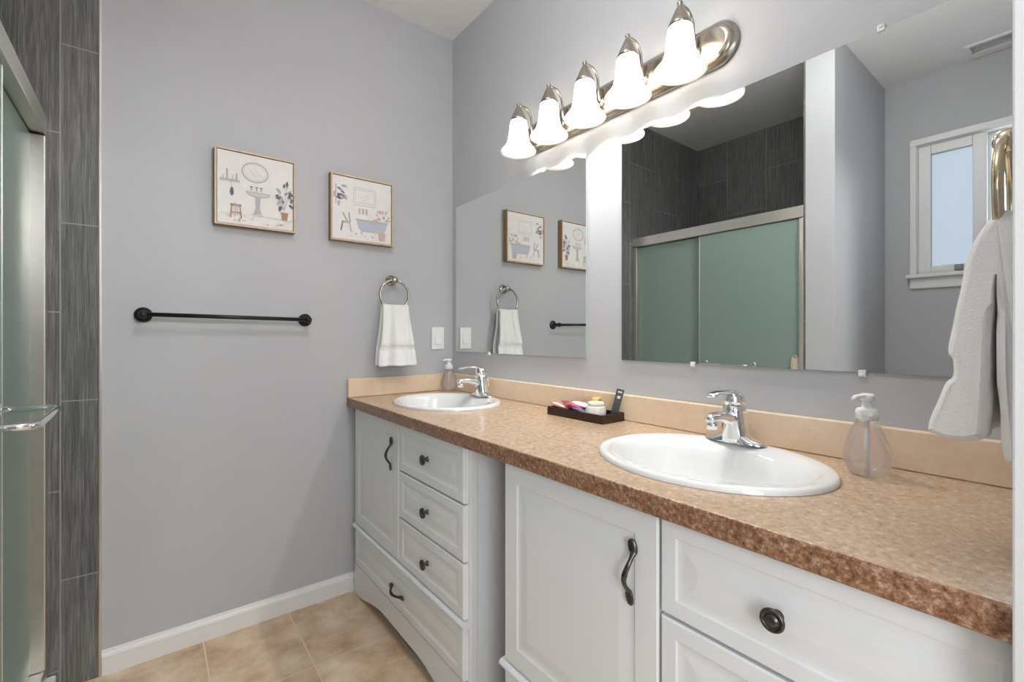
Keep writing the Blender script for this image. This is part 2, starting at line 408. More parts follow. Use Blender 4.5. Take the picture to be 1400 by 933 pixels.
def knob(y, z, parent):
    return MB().lathe([(.009, 0), (.009, .002), (.0055, .004), (.0055, .012), (.009, .014), (.0165, .016), (.0175, .019), (.0165, .022), (.013, .0225), (.0125, .0205), (.009, .0205), (.0085, .0235), (.004, .0245), (0, .0245)], (XF, y, z), '-x', 32).obj('knob', 'dark_bronze', parent)
def cabinet(name, label, ya, yb, gap):
    # ya: end nearer the back wall, yb: end nearer the door; body is left of the counter front
    root = thing(name, label, 'cabinet', (0, 0, 0))
    XB = XF+.0205
    body = MB(); zt = .846
    body.box(XB, -.002, yb, yb+.018, .0, zt); body.box(XB, -.002, ya-.018, ya, .0, zt)
    body.box(XB+.001, -.003, yb+.002, ya-.002, .11, .128); body.box(-.012, -.0025, yb+.002, ya-.002, .1, zt-.002)
    body.box(XB+.0005, XB+.018, yb+.002, ya-.002, .30, .33); body.box(XB+.0005, XB+.018, yb+.002, ya-.002, .81, zt-.001); body.box(XB+.0008, XB+.02, (ya+yb)/2-.03, (ya+yb)/2+.03, .301, zt-.002)
    body.box(XB-.004, XB+.022, yb-.003, yb+.03, .0, zt, .003); body.box(XB-.004, XB+.022, ya-.03, ya+.003, .0, zt, .003)
    body.obj('carcass', 'cabinet_white', root)
    # arched skirt
    n = 30; lo = []; hi = []
    for i in range(n+1):
        y = lerp(ya-.002, yb+.002, i/n); d = min(ya-y, y-yb)
        z = 0.002 if d < .035 else .002+.055*sstep((d-.035)/.30)**.8
        lo.append((y, z))
    poly = lo+[(yb+.002, .138), (ya-.002, .138)]
    MB().prism(poly, 'x', XF+.002, XB).obj('skirt', 'cabinet_white', root)
    # ledge moulding
    prof = [(XB, .300), (XF-.004, .302), (XF-.009, .308), (XF-.009, .313), (XF-.004, .319), (XB, .322)]
    MB().rings([[(p, y, q) for p, q in prof] for y in (ya+.002, yb-.002)], smooth=False).obj('ledge_moulding', 'cabinet_white', root)
    d = MB(); panel_front(d, ya-.475, ya-.012, .325, .843).obj('door', 'cabinet_white', root)
    door = [c for c in kids(root) if c.name.startswith('door')][0]
    pull_handle(ya-.420, .718, False, door)
    for z0, z1 in ((.325, .490), (.496, .664), (.670, .843)):
        dr = panel_front(MB(), yb+gap, ya-.481, z0, z1, ins=.030).obj('drawer', 'cabinet_white', root)
        knob((yb+.010+ya-.481)/2 if ya > -.5 else ya-.68, (z0+z1)/2, dr)
    bd = panel_front(MB(), yb+.012, ya-.012, .142, .297, ins=.030).obj('wide_drawer', 'cabinet_white', root)
    pull_handle((ya+yb)/2, .212, True, bd, .125)
    return root
cabinet('vanity_cabinet', 'white vanity cabinet by the back wall, below the far sink', -.030, -.972, .010)
cabinet('vanity_cabinet', 'white vanity cabinet nearest the doorway, below the near sink', -1.152, YD+.005, .001)

# ---------------------------------------------------------------- countertop with sink cut-outs
SINKS = [(-.275, -.415), (-.272, -1.572)]
SA, SB = .255, .214
ct = thing('countertop', 'long speckled tan laminate countertop with two oval sinks', 'countertop', (0, 0, 0))
XC = -.559; ZC = .888
mb = MB(); bm = mb.bm
yb_, ya_ = YD+.002, -.001
def oval(cx_, cy_, a, b, z, n=56): return [(cx_+b*math.cos(2*PI*i/n), cy_+a*math.sin(2*PI*i/n), z) for i in range(n)]
for z in (ZC, ZC-.036):
    outer = [bm.verts.new(p) for p in ((XC+.004, yb_, z), (-.001, yb_, z), (-.001, ya_, z), (XC+.004, ya_, z))]
    eds = [bm.edges.new((outer[i], outer[(i+1) % 4])) for i in range(4)]
    for sx_, sy_ in SINKS:
        v_ = [bm.verts.new(p) for p in oval(sx_, sy_, SA-.02, SB-.02, z)]
        eds += [bm.edges.new((v_[i], v_[(i+1) % len(v_)])) for i in range(len(v_))]
    bmesh.ops.triangle_fill(bm, use_beauty=True, use_dissolve=False, edges=eds)
MBs = mb
for sx_, sy_ in SINKS:
    MBs.rings([oval(sx_, sy_, SA-.02, SB-.02, ZC), oval(sx_, sy_, SA-.02, SB-.02, ZC-.036)], True, False, False)
bmesh.ops.remove_doubles(bm, verts=bm.verts[:], dist=1e-5)
mb.obj('work_surface', 'laminate_tan', ct)
prof = [(XC+.004, ZC), (XC+.001, ZC-.001), (XC, ZC-.004), (XC, ZC-.037), (XC+.002, ZC-.040), (XC+.02, ZC-.040), (XC+.02, ZC-.036), (XC+.004, ZC-.036)]
MB().rings([[(p, y, q) for p, q in prof] for y in (yb_, ya_)], smooth=False).obj('front_edge', 'laminate_edge', ct)
ct_edge = kids(ct)[-1]; ct_edge['label'] = 'darker brown granite-look front edge'
def splash(name, pts):
    MB().prism(pts, 'z', ZC+.0005, .9735).obj(name, 'laminate_splash', ct)
MB().box(-.020, -.001, yb_, -.0215, ZC+.0005, .9735, .003).obj('backsplash', 'laminate_splash', ct)
MB().box(XC+.002, -.001, -.021, -.001, ZC+.0005, .9735, .003).obj('side_splash', 'laminate_splash', ct)

# ---------------------------------------------------------------- sinks
def make_sink(cx_, cy_, label):
    root = thing('oval_sink', label, 'sink', (cx_, cy_, ZC))
    mb = MB(); n = 72
    prof = [(1.0, 0.0005), (1.0, .005), (.992, .0095), (.975, .012), (.94, .0125), (.88, .0115), (.845, .008)]
    rs = [[(SB*f*math.cos(2*PI*i/n), SA*f*math.sin(2*PI*i/n), z) for i in range(n)] for f, z in prof]
    # the bowl is set forward of the rim so the back keeps a deck for the tap
    bowl = [(.86, .875, -.004, .0100), (.83, .855, -.009, .0065), (.795, .835, -.014, -.001), (.76, .81, -.018, -.013), (.715, .775, -.021, -.034), (.65, .71, -.023, -.062), (.55, .61, -.024, -.091), (.42, .47, -.025, -.114), (.27, .29, -.026, -.129), (.16, .15, -.026, -.1365), (.105, .088, -.026, -.139)]
    rs = rs[:-1]
    for fx, fy, sh, z in bowl:
        rs.append([(SB*fx*math.cos(2*PI*i/n)+sh, SA*fy*math.sin(2*PI*i/n), z) for i in range(n)])
    mb.rings(rs, True, False)
    o = mb.obj('basin', 'porcelain', root)
    MB().lathe([(.024, -.1395), (.024, -.1365), (.017, -.1355), (.015, -.139), (.0, -.139)], (-.026, 0, 0), 'z').obj('drain', 'chrome', root)
    return root
make_sink(*SINKS[0], 'white oval sink farthest from the doorway, by the back wall')
make_sink(*SINKS[1], 'large white oval sink in the counter foreground beside the clear soap bottle')

# ---------------------------------------------------------------- faucets
def make_faucet(px, py, label):
    root = thing('faucet', label, 'faucet', (px, py, ZC+.0125))
    # deck plate with two wings sweeping down from the body
    def deck(u, v):
        y = lerp(-.078, .078, u); a = PI*v
        wdt = .027*max(0, 1-abs(y/.0782)**3.2)**.5
        h = .009*max(0, 1-abs(y/.0782)**6)**.5+.034*math.exp(-(abs(y)/.034)**1.8)
        return (-wdt*math.cos(a), y, h*math.sin(a)**.8)
    mb = MB().grid(deck, 40, 14)
    mb.obj('deck_plate', 'chrome', root)
    # body: leaning column
    rs = []
    for z, rx, ry, ox in ((.0, .031, .038, 0), (.012, .0305, .037, 0), (.03, .0295, .034, -.001), (.055, .028, .030, -.002), (.08, .0275, .0275, -.003), (.094, .0275, .0265, -.004)):
        rs.append([(ox+rx*math.cos(2*PI*i/28), ry*math.sin(2*PI*i/28), z) for i in range(28)])
    MB().rings(rs).obj('body', 'chrome', root)
    sp = MB()
    sp.tube([(-.008, 0, .056), (-.045, 0, .066), (-.080, 0, .073), (-.108, 0, .073), (-.122, 0, .069), (-.126, 0, .064)], [(.017, .020), (.0145, .0175), (.012, .0155), (.011, .0145), (.010, .0135), (.005, .008)], 18)
    so = sp.obj('spout', 'chrome', root)
    MB().lathe([(.0125, .0), (.0128, .012), (.0115, .016)], (-.110, 0, .045), 'z').obj('aerator', 'chrome', so)
    lv = MB()
    rs = []
    for z, r, ox in ((.0955, .0275, -.004), (.106, .0275, -.004), (.117, .025, -.006), (.126, .018, -.009), (.1295, .007, -.012)):
        rs.append([(ox+r*math.cos(2*PI*i/28), r*math.sin(2*PI*i/28), z) for i in range(28)])
    lv.rings(rs)
    lv.tube([(.006, 0, .118), (-.02, 0, .1265), (-.05, 0, .1305), (-.085, 0, .131), (-.112, 0, .127), (-.122, 0, .1235)], [(.008, .016), (.0075, .019), (.006, .017), (.005, .0145), (.0046, .013), (.003, .008)], 16)
    lv.obj('lever', 'chrome', root)
    MB().tube([(.033, 0, .008), (.035, 0, .04), (.035, 0, .062)], .0026).lathe([(.0026, 0), (.006, .003), (.006, .008), (.002, .011)], (.035, 0, .062), 'z', 14).obj('lift_rod', 'chrome', root)
    return root
make_faucet(-.088, -.405, 'chrome single-lever faucet on the far sink by the back wall')
make_faucet(-.088, -1.549, 'chrome single-lever faucet on the large near sink')

# ---------------------------------------------------------------- mirrors
def make_mirror(y0, y1, z0, z1, clips, label):
    root = thing('wall_mirror', label, 'mirror', (0, (y0+y1)/2, z0))
    m_ = MB(); m_.box(-.006, -.001, y0, y1, z0, z1)
    for f in m_.bm.faces:
        f.material_index = 0 if f.normal.x < -.5 else 1
    m_.bm.normal_update()
    for f in m_.bm.faces: f.material_index = 0 if all(abs(v_.co.x+.006) < 1e-6 for v_ in f.verts) else 1
    under(m_.obj('mirror_glass', ['mirror_silver', 'mirror_edge']), root)
    for y, top in clips:
        z = z1 if top else z0; s_ = 1 if top else -1
        c = MB(); c.box(-.0095, -.0065, y-.007, y+.007, z-s_*.005, z+s_*.002, .001); c.box(-.0095, -.001, y-.007, y+.007, z+s_*.001, z+s_*.010, .0015)
        c.lathe([(.004, 0), (.004, .001), (.002, .002)], (-.0095, y, z+s_*.0055), '-x', 12)
        under(c.obj('mirror_clip', 'white_plastic'), root)
MZ0, MZ1 = 1.0885, 1.842
make_mirror(-.961, -.046, MZ0, MZ1, [(-.73, True), (-.345, False)], 'frameless mirror above the far sink, reflecting the two pictures')
make_mirror(-2.085, -1.124, MZ0, MZ1, [(-1.83, True), (-1.385, False), (-1.796, False)], 'frameless mirror above the near sink, reflecting the shower doors and window')

# ---------------------------------------------------------------- vanity light
LY = [-.698-.1778*k for k in range(5)]; LZ = .016
vl = thing('vanity_light', 'brushed nickel vanity light bar with five lit bell shades', 'light fixture', (0, -1.07, 1.99))
def stadium(yc, zc, hl, r, x, n=16):
    p = []
    for i in range(n+1): a = -PI/2+PI*i/n; p.append((x, yc+hl-r+r*math.cos(a), zc+r*math.sin(a)))
    for i in range(n+1): a = PI/2+PI*i/n; p.append((x, yc-hl+r+r*math.cos(a), zc+r*math.sin(a)))
    return p
rs = [stadium(-1.07, 1.99, hl, r, x) for x, hl, r in ((-.001, .452, .064), (-.008, .452, .064), (-.012, .449, .061), (-.014, .444, .056), (-.020, .440, .052), (-.026, .434, .046), (-.029, .425, .037))]
under(MB().rings(rs).obj('back_plate', 'brushed_nickel'), vl)
XLAMP = -.112
shade_prof = [(.0285, 2.014), (.0325, 2.004), (.0355, 1.985), (.0375, 1.962), (.0405, 1.940), (.047, 1.920), (.057, 1.905), (.066, 1.896), (.0705, 1.889), (.0700, 1.884), (.0675, 1.8835)]
inner = [(.064, 1.8885), (.054, 1.901), (.044, 1.917), (.0375, 1.938), (.0345, 1.962), (.0325, 1.985), (.029, 2.002), (.0255, 2.0125)]
for y in LY:
    a = MB(); pts = []
    for t_ in range(13):
        q = PI*t_/12
        pts.append((-.092+.048*math.cos(q)-(.0 if q < PI/2 else .0), y, 2.02+.052*math.sin(q)))
    pts = [(-.022, y, 1.985), (-.036, y, 1.992), (-.043, y, 2.006)] + pts[:-1]+[(-.14, y, 2.03)]
    pts = [(-.022, y, 1.985), (-.036, y, 1.990), (-.042, y, 2.006), (-.043, y, 2.034), (-.047, y, 2.060), (-.057, y, 2.078), (-.073, y, 2.089), (-.093, y, 2.090), (-.112, y, 2.084)]
    a.tube(pts, .0045, 10, up=(0, 1, 0)); a.lathe([(.017, 0), (.017, .003), (.011, .008), (.006, .010)], (-.026, y, 1.985), '-x', 20)
    arm = under(a.obj('arm', 'brushed_nickel'), vl)
    cap = MB().lathe([(.0315, 2.006), (.0325, 2.012), (.030, 2.019), (.024, 2.032), (.017, 2.048), (.011, 2.060), (.007, 2.066), (.0065, 2.070), (.0085, 2.074), (.007, 2.079), (0, 2.081)], (XLAMP, y, LZ), 'z', 28).obj('socket_cap', 'brushed_nickel')
    under(cap, vl)
    sh = under(MB().lathe(shade_prof+inner, (XLAMP, y, LZ), 'z', 40, caps=False).obj('glass_shade', 'shade_glass'), vl)
    l = bpy.data.lights.new('vanity_bulb', 'POINT'); l.energy = LAMP_W; l.shadow_soft_size = .022; l.color = (1, .975, .94)
    lo = bpy.data.objects.new('vanity_bulb', l); lo.location = (XLAMP, y, 1.965+LZ); C.objects.link(lo); lo.parent = vl; lo.matrix_parent_inverse = Matrix.Translation(vl.location).inverted()

# ---------------------------------------------------------------- pictures
def quad(m_, cx_, cz, w_, h_, mi, d): pass
def make_picture(xl, xr, z0, z1, label, draw):
    root = thing('framed_picture', label, 'picture', ((xl+xr)/2, 0, z0))
    fw, dp = .007, .038
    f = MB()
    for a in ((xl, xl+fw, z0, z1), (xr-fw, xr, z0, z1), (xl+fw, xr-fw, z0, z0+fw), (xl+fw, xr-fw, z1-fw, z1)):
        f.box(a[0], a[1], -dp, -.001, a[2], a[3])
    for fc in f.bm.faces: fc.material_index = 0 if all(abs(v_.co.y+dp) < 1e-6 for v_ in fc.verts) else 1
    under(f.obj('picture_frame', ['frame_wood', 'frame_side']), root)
    c = MB(); c.box(xl+fw+.002, xr-fw-.002, -dp+.005, -.004, z0+fw+.002, z1-fw-.002)
    W, Hh = xr-xl-2*fw-.004, z1-z0-2*fw-.004; X0, Z0 = xl+fw+.002, z0+fw+.002; yy = [-dp+.0047]
    def P(u, v): return (X0+u*W, yy[0], Z0+v*Hh)
    def poly(pts, mi):
        c.mi = mi; yy[0] -= .00002
        c.face([c.bm.verts.new(P(u, v)) for u, v in pts])
    def line(pts, wd, mi):
        for (a, b), (e, g) in zip(pts, pts[1:]):
            L = math.hypot(e-a, g-b) or 1; nx, ny = -(g-b)/L*wd/2, (e-a)/L*wd/2
            poly([(a+nx, b+ny), (e+nx, g+ny), (e-nx, g-ny), (a-nx, b-ny)], mi)
    def ell(cu, cv, ru, rv, wd, mi, n=40, a0=0, a1=2*PI):
        pts = [(cu+ru*math.cos(lerp(a0, a1, i/n)), cv+rv*math.sin(lerp(a0, a1, i/n))) for i in range(n+1)]; line(pts, wd, mi)
    def leaf(u, v, ang, L, mi, wd=.3):
        ca, sa = math.cos(ang), math.sin(ang)
        pts = [(0, 0), (.3, wd/2), (.65, wd/2.2), (1, 0), (.65, -wd/2.2), (.3, -wd/2)]
        poly([(u+L*(p*ca-q*sa), v+L*(p*sa+q*ca)) for p, q in pts], mi)
    draw(poly, line, ell, leaf)
    o = c.obj('art_print', ['canvas', 'ink_grey', 'ink_dark', 'ink_brown', 'ink_blue', 'ink_pink', 'ink_pale'])
    under(o, root)
def draw_sink(poly, line, ell, leaf):
    rnd = random.Random(3)
    ell(.48, .76, .17, .135, .017, 1); ell(.48, .76, .145, .112, .005, 6)
    line([(.40, .80), (.50, .70)], .006, 6); line([(.45, .83), (.58, .70)], .006, 6)
    # pedestal sink
    poly([(.36, .475), (.68, .475), (.65, .435), (.56, .42), (.47, .42), (.40, .44)], 6)
    line([(.36, .475), (.68, .475), (.65, .435), (.56, .42), (.47, .42), (.40, .44), (.36, .475)], .012, 1)
    for u in (.43, .50, .56): line([(u, .50), (u, .55)], .018, 1); line([(u-.02, .55), (u+.02, .55)], .012, 2)
    poly([(.48, .42), (.55, .42), (.54, .25), (.57, .16), (.45, .16), (.49, .25)], 1); line([(.43, .155), (.59, .155)], .018, 6)
    # shelf with bottles, hook
    line([(.03, .60), (.28, .60)], .016, 1); line([(.03, .575), (.28, .575)], .007, 6)
    for u, h_ in ((.07, .05), (.12, .14), (.19, .06), (.24, .09)): line([(u, .61), (u, .61+h_)], .022, 1 if h_ > .08 else 6)
    line([(.17, .59), (.18, .50)], .006, 1); poly([(.165, .50), (.195, .50), (.205, .41), (.175, .38), (.155, .43)], 2)
    # stool
    line([(.16, .26), (.30, .26)], .03, 3); line([(.18, .26), (.165, .08)], .016, 3); line([(.28, .26), (.30, .08)], .016, 3); line([(.17, .16), (.295, .16)], .012, 3)
    line([(.22, .30), (.22, .10)], .012, 5); line([(.25, .27), (.25, .14)], .012, 5)
    # plant in a pot
    for k in range(26):
        a = rnd.uniform(0, 2*PI); r = rnd.uniform(.02, .13); leaf(.86+r*math.cos(a)*.85, .50+r*1.35*math.sin(a), a+rnd.uniform(-.5, .5), rnd.uniform(.05, .095), 2 if rnd.random() < .7 else 1, .42)
    for u, v in ((.80, .58), (.91, .62), (.94, .48), (.80, .42)): line([(.87, .28), (u, v)], .008, 1)
    poly([(.83, .25), (.93, .25), (.915, .13), (.845, .13)], 3); line([(.82, .25), (.94, .25)], .012, 5)
    for k in range(16): u, v = rnd.uniform(.04, .95), rnd.uniform(.03, .13); line([(u, v), (u+.03, v+.004)], .012, rnd.choice((5, 6, 1, 3)))
    line([(.02, .13), (.40, .145)], .006, 6); line([(.62, .15), (.98, .13)], .006, 6)
def draw_tub(poly, line, ell, leaf):
    rnd = random.Random(5)
    line([(.34, .58), (.34, .86), (.72, .86), (.72, .58), (.34, .58)], .014, 6); line([(.37, .62), (.37, .83), (.69, .83), (.69, .62), (.37, .62)], .006, 1)
    line([(.44, .70), (.60, .76)], .006, 6); line([(.50, .66), (.64, .74)], .006, 6)
    for k in range(16):
        a = rnd.uniform(0, 2*PI); r = rnd.uniform(.02, .12); leaf(.10+r*math.cos(a)*.8, .74+r*1.2*math.sin(a), -PI/4+rnd.uniform(-.9, .9), rnd.uniform(.07, .12), 1 if rnd.random() < .6 else 2, .4)
    line([(.05, .55), (.05, .86)], .02, 5)
    for u in (.44, .50, .56): line([(u, .44), (u, .53)], .035, 5 if u < .5 else 1)
    line([(.40, .44), (.62, .44)], .01, 6)
    # tub
    pts = [(.40, .33), (.92, .33), (.88, .20), (.82, .16), (.48, .16), (.43, .20)]
    poly(pts, 4); line(pts+[pts[0]], .012, 1); line([(.38, .345), (.94, .345)], .02, 1)
    for u in (.48, .82): line([(u, .16), (u-.01, .11)], .02, 1)
    # chair
    line([(.16, .42), (.24, .28)], .03, 1); line([(.14, .28), (.28, .27)], .03, 1); line([(.16, .27), (.13, .13)], .02, 2); line([(.27, .27), (.30, .12)], .02, 1); line([(.26, .44), (.28, .28)], .03, 1)
    for k in range(16):
        a = rnd.uniform(0, PI); r = rnd.uniform(.02, .13); leaf(.84+r*math.cos(a)*.8, .36+r*1.2*math.sin(a), a, rnd.uniform(.06, .1), 5 if rnd.random() < .5 else 1, .45)
    poly([(.76, .17), (.90, .17), (.88, .04), (.78, .04)], 5); line([(.78, .16), (.89, .05)], .006, 1); line([(.88, .16), (.78, .05)], .006, 1)
    for k in range(14): u, v = rnd.uniform(.04, .95), rnd.uniform(.03, .12); line([(u, v), (u+.03, v+.004)], .012, rnd.choice((5, 6, 3)))
make_picture(-1.073, -.785, 1.602, 1.901, 'wood-framed picture of a pedestal sink under an oval mirror', draw_sink)
make_picture(-.640, -.350, 1.597, 1.895, 'wood-framed picture of a bathtub beside plants and a chair', draw_tub)

# ---------------------------------------------------------------- black towel bar
tb = thing('towel_bar', 'matte black towel bar on the grey back wall', 'towel bar', (-1.01, 0, 1.24))
for x, z in ((-1.286, 1.246), (-.739, 1.238)):
    m_ = MB().lathe([(.027, .001), (.027, .006), (.024, .010), (.015, .013), (.0105, .018), (.0095, .045), (.0115, .050), (.0135, .060), (.0115, .070), (.004, .074)], (x, 0, z), '-y', 28)
    under(m_.obj('post', 'black_metal'), tb)
under(MB().tube([(-1.286, -.060, 1.246), (-.739, -.060, 1.238)], .0078, 16).obj('bar', 'black_metal'), tb)

# ---------------------------------------------------------------- towel rings and hand towels (wall plane at local y = 0, room towards -y)
def make_ring(px, py, pz, flip, label, mat):
    root = thing('towel_ring', label, 'towel ring', (px, py, pz))
    if flip: root.rotation_euler = (0, 0, PI)
    MB().lathe([(.026, .001), (.026, .005), (.022, .009), (.014, .012), (.012, .03), (.015, .036), (.0165, .046), (.013, .054), (.004, .058)], (0, 0, 0), '-y', 26).obj('mount', mat, root)
    MB().torus((0, -.046, -.072), .072, .0056, 'y').obj('ring', mat, root)
    return root
make_ring(-.347, 0, 1.437, False, 'brushed nickel towel ring beside the light switch', 'brushed_nickel')
make_ring(-.40, YD, 1.421, True, 'brass-toned towel ring at the right edge by the doorway', 'bright_brass')
def make_towel(px, py, ztop, zf, zb, flip, label, mat, wt, wb, fprof, bprof, seed, fold=.007, th=.013):
    # fprof / bprof: distance from the wall of the front / back layer at (top, upper, band, bottom)
    L1, L2 = ztop-zf, ztop-zb
    yr = .046
    def fn(u, v):
        s_ = u*2-1
        # band of woven border
        if v < .46: t_ = 1-v/.46; z = lerp(ztop, zf, t_); d = interp([0, .25, .62, .74, 1], fprof, t_); k = t_
        elif v > .54: t_ = (v-.54)/.46; z = lerp(ztop, zb, t_); d = interp([0, .25, .62, .74, 1], bprof, t_); k = t_
        else:
            a = PI*(v-.46)/.08; d = lerp(fprof[0], bprof[0], (1-math.cos(a))/2); z = ztop+.010*math.sin(a); k = 0
        hw = lerp(wt, wb, sstep(k*1.1))/2
        ripple = fold*(.35+.65*k)*(math.sin(s_*5.5+seed)+.6*math.sin(s_*11+seed*2.3+k))
        if .66 < k < .76: d -= .004
        if k > .97: d += .003
        sag = -.004*(1-s_*s_) if k < .05 else 0
        nz = noise.noise(Vector((s_*2.2+seed, v*7, seed)))*.006
        zz = z+sag+(.006*noise.noise(Vector((s_*2+seed, 3.1, v)))*k)
        d = max(.012, d+ripple*(1 if v < .5 else .5)+nz-(.012*s_**4 if v < .5 else -.004*s_**4)*(.3+k))
        return (s_*hw*(1+.03*math.sin(k*6+seed)), -d, zz)
    o = MB().grid(fn, 34, 92).obj('hand_towel', mat)
    o.location = (px, py, 0)
    if flip: o.rotation_euler = (0, 0, PI)
    solid(o, th, 1)
    return tag(o, label, 'towel')
make_towel(-.345, 0, 1.307, 1.028, 1.032, False, 'white terry hand towel hanging below the pictures, over the far counter end', 'terry_white', .126, .182, [.061, .070, .082, .078, .088], [.031, .030, .026, .026, .026], 1.3, .010)
def make_thick_towel(px, py, label, mat):
    # outline of the folded stack seen from its edge: (distance from the wall, height)
    key = [(.104, 1.046), (.109, 1.055), (.102, 1.085), (.094, 1.110), (.087, 1.122), (.087, 1.140), (.091, 1.154), (.086, 1.19), (.080, 1.233), (.075, 1.262), (.066, 1.290), (.057, 1.309), (.048, 1.320), (.038, 1.322), (.028, 1.313), (.021, 1.295), (.016, 1.25), (.014, 1.18), (.013, 1.10), (.013, 1.04), (.016, 1.024), (.026, 1.019), (.036, 1.022), (.040, 1.034), (.043, 1.08), (.0455, 1.15), (.0465, 1.21), (.0475, 1.24), (.0490, 1.24), (.0505, 1.21), (.0520, 1.15), (.0535, 1.10), (.055, 1.060), (.059, 1.047), (.080, 1.041)]
    def cat(p, n=4):
        out = []; N = len(p)
        for i in range(N):
            a, b, c, d = (Vector(p[(i+k-1) % N]) for k in range(4))
            for q in range(n):
                t_ = q/n; out.append(.5*((2*b)+(c-a)*t_+(2*a-5*b+4*c-d)*t_*t_+(3*b-a-3*c+d)*t_**3))
        return out
    O = cat(key); N = len(O)
    Nn = []
    for i in range(N):
        t_ = (O[(i+1) % N]-O[i-1]).normalized(); Nn.append(Vector((t_.y, -t_.x)))
    if sum((O[i].x*O[(i+1) % N].y-O[(i+1) % N].x*O[i].y) for i in range(N)) < 0: Nn = [-q for q in Nn]
    rs = []; n = 26
    for k in range(n+1):
        s_ = -1+2*k/n; e = 1-abs(s_)
        ins = .007*max(0, 1-e/.12)**2
        ring = []
        for i, (p, q) in enumerate(zip(O, Nn)):
            f = p-q*ins*(1 if not 1.2 < p.y < 1.27 or p.x > .06 or p.x < .03 else .15)
            low = max(0, min(1, (1.32-f.y)/.28))
            hw = lerp(.070, .088, sstep(low*1.2))
            wob = .0035*low*math.sin(s_*5+1.1)*(1 if p.x > .0475 else -.4)+.0022*noise.noise(Vector((s_*3, p.y*26, p.x*40)))
            if p.x > .07 and 1.118 < p.y < 1.145: wob -= .001
            x = s_*hw*(1-.02*(1-low))+.003*noise.noise(Vector((p.x*60, p.y*20, s_)))
            ring.append((x, -max(.012, f.x+wob), f.y-.006*(1-s_*s_)*(1-low)))
        rs.append(ring)
    o = MB().rings(rs).obj('hand_towel', mat); o.location = (px, py, 0); o.rotation_euler = (0, 0, PI)
    return tag(o, label, 'towel')
make_thick_towel(-.40, YD, 'thick white towel at the right edge, in front of the near mirror', 'terry_cream')

# ---------------------------------------------------------------- switch plate
sw = thing('light_switch', 'white light switch plate near the far mirror corner', 'switch', (-.0905, 0, 1.157))
MB().box(-.036, .036, -.0065, -.001, -.058, .058, .003).obj('plate', 'white_plastic', sw)
MB().prism([(-.012, -.031), (-.0065, -.031), (-.0105, .0), (-.0085, .031), (-.0065, .031)][::1] if False else [(-.0066, -.032), (-.0115, -.030), (-.0085, .002), (-.0075, .032), (-.0066, .032)], 'x', -.0165, .0165).obj('rocker', 'white_plastic', sw)
for z in (-.047, .047): MB().lathe([(.003, 0), (.003, .0008), (.0015, .0012)], (0, -.0065, z), '-y', 12).obj('screw', 'white_plastic', sw)

# ---------------------------------------------------------------- soap dispensers
def make_soap(px, py, rz, label):
    root = thing('soap_dispenser', label, 'soap dispenser', (px, py, ZC)); root.rotation_euler = (0, 0, rz)
    prof = [(.001, .0015), (.026, .0015), (.031, .005), (.0385, .018), (.0415, .034), (.040, .050), (.0345, .070), (.027, .090), (.0205, .106), (.0175, .114), (.0165, .121)]
    MB().lathe(prof, n=36, caps=True).obj('bottle', 'clear_plastic', root)
    MB().lathe([(.001, .004), (.025, .004), (.0365, .019), (.0393, .034), (.0378, .050), (.0325, .070), (.0250, .090), (.0225, .095)], n=32).obj('liquid_soap', 'clear_soap', root)
    MB().tube([(.002, 0, .006), (0, 0, .06), (0, 0, .115)], .0035, 12).obj('dip_tube', 'white_plastic', root)
    pm = MB().lathe([(.0185, .112), (.0190, .115), (.0190, .130), (.0165, .134), (.0095, .136), (.0085, .150), (.0085, .152)], n=28)
    for k in range(24):
        a = 2*PI*k/24; pm.tube([(.0190*math.cos(a), .0190*math.sin(a), .116), (.0190*math.cos(a), .0190*math.sin(a), .129)], .0008, 6, up=(1, 0, 0))
    pm = pm.obj('pump_collar', 'white_plastic', root)
    MB().lathe([(.0105, .151), (.0135, .154), (.0135, .161), (.010, .1645), (0, .165)], n=26).tube([(.004, 0, .159), (-.016, 0, .160), (-.032, 0, .1595), (-.041, 0, .155)], [(.005, .0075), (.0045, .0065), (.0038, .0055), (.0028, .004)], 12).obj('pump_nozzle', 'white_plastic', root)
    return root
make_soap(-.112, -1.832, -.35, 'clear pear-shaped soap pump bottle beside the large near sink')
make_soap(-.064, -.072, .2, 'clear soap bottle in the far corner behind the far faucet')

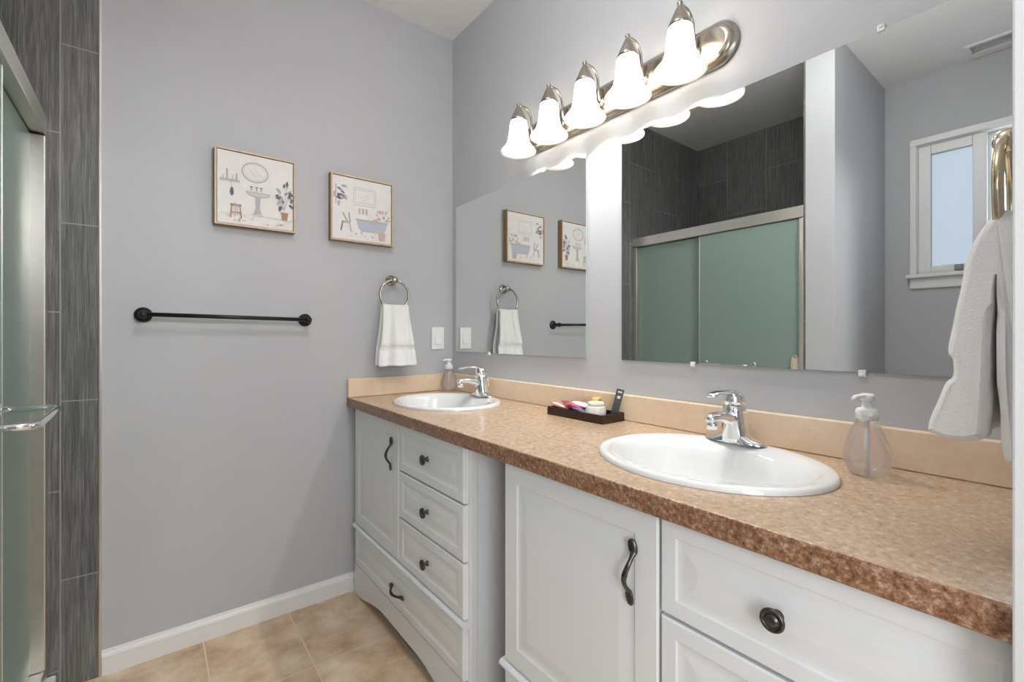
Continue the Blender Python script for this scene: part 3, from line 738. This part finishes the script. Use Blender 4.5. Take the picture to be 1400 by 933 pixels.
# ---------------------------------------------------------------- tray with toiletries
TX0, TX1, TY0, TY1 = -.138, -.028, -1.153, -.895
tr_ = thing('toiletry_tray', 'dark brown wooden tray of toiletries between the two sinks', 'tray', ((TX0+TX1)/2, (TY0+TY1)/2, ZC))
m_ = MB(); tz = ZC+.0005
m_.box(TX0, TX1, TY0, TY1, tz, tz+.006)
under(m_.obj('tray_base', 'tray_wood'), tr_)
for a in ((TX0, TX0+.007, TY0, TY1), (TX1-.007, TX1, TY0, TY1), (TX0+.007, TX1-.007, TY0, TY0+.007), (TX0+.007, TX1-.007, TY1-.007, TY1)):
    under(MB().box(*a, tz+.006, tz+.028, .0015).obj('tray_side', 'tray_wood'), tr_)
def sachet(x, y, z, w_, l_, rz, rx, ry, mat, label, seed):
    def top(u, v, s_):
        a, b_ = u*2-1, v*2-1
        puff = .0075*max(0, (1-a**4))*max(0, (1-b_**4))
        cr = .0028*noise.noise(Vector((a*2.4+seed, b_*2.4, s_)))
        return Vector((a*w_/2*(1-.05*b_*b_), b_*l_/2*(1-.05*a*a), s_*puff+cr))
    M = Matrix.Translation((x, y, z)) @ Matrix.Rotation(rz, 4, 'Z') @ Matrix.Rotation(rx, 4, 'X') @ Matrix.Rotation(ry, 4, 'Y')
    m_ = MB()
    for s_ in (1, -1): m_.grid(lambda u, v: M @ top(u, v, s_), 16, 16)
    bmesh.ops.remove_doubles(m_.bm, verts=m_.bm.verts[:], dist=.0004)
    return tag(m_.obj('sachet', mat), label, 'sachet', 'sachets in the wooden tray')
bz = tz+.006
sachet(-.108, -.935, bz+.024, .055, .075, .3, .25, .25, 'pale_pink_foil', 'pale pink crumpled sachet at the far left end of the tray', 1)
sachet(-.100, -.985, bz+.026, .055, .080, -.5, -.2, .35, 'pink_foil', 'bright pink sachet in the front middle of the tray', 2)
sachet(-.060, -.945, bz+.026, .055, .080, 1.6, .2, -.3, 'maroon_foil', 'dark red sachet at the back of the tray', 3)
sachet(-.075, -1.005, bz+.034, .05, .075, .1, .15, .1, 'white_foil', 'white sachet lying on top of the tray pile', 4)
sachet(-.112, -1.028, bz+.021, .04, .06, -.2, .1, .3, 'violet_foil', 'violet sachet beside the pale jar in the tray', 5)
jar = thing('jar', 'pale green and white rounded jar at the near end of the tray', 'jar', (-.098, -1.090, bz))
MB().lathe([(.001, .0005), (.022, .0005), (.029, .006), (.0325, .018), (.033, .030), (.030, .040), (.025, .045)], n=28).obj('jar_body', 'jar_content', jar)
MB().lathe([(.026, .0455), (.027, .047), (.027, .054), (.024, .056), (0, .0565)], n=28).obj('jar_lid', 'jar_content', jar)
MB().lathe([(.0335, .006), (.0338, .018), (.034, .030), (.0315, .040)], n=28, caps=False).obj('jar_label', 'white_foil', jar)
yb = box('soap_box', 'yellow_card', -.026, .026, -.013, .013, .0, .062, .003); yb.location = (-.056, -1.055, bz+.001); yb.rotation_euler = (0, 0, .5)
tag(yb, 'small yellow box behind the pale jar in the tray', 'box')
card = thing('comb_card', 'dark grey card with white marks standing at the near end of the tray', 'card', (-.050, -1.124, bz))
card.rotation_euler = (math.radians(6), math.radians(13), math.radians(-42))
MB().box(-.0125, .0125, -.0015, .0015, .004, .102, .001).obj('card', 'card_dark', card)
mk = MB()
for a in ((-.005, .005, .070, .079), (-.007, .007, .090, .095)): mk.box(a[0], a[1], -.0019, -.0015, a[2], a[3])
mk.obj('marks', 'card_white', card)

# ---------------------------------------------------------------- ceiling vent in the toilet alcove
cv = thing('ceiling_vent', 'white slatted ceiling vent seen in the near mirror', 'vent', (-2.29, -1.80, H))
VX0, VX1, VY0, VY1 = -2.36, -2.22, -1.95, -1.667
m_ = MB()
for a in ((VX0, VX0+.022, VY0, VY1), (VX1-.022, VX1, VY0, VY1), (VX0+.022, VX1-.022, VY0, VY0+.022), (VX0+.022, VX1-.022, VY1-.022, VY1)): m_.box(*a, H-.012, H-.0005, .002)
under(m_.obj('vent_frame', 'trim_white'), cv)
m_ = MB()
n = 6
for k in range(n):
    x = lerp(VX0+.026, VX1-.026, (k+.5)/n); m_.box(x-.002, x+.002, VY0+.022, VY1-.022, H-.006, H-.002)
under(m_.obj('slats', 'trim_white'), cv)
under(box('vent_shadow_sheet', 'recess_shadow', VX0+.022, VX1-.022, VY0+.022, VY1-.022, H-.0015, H-.0005), cv)  # flat dark sheet painted as the shade behind the slats
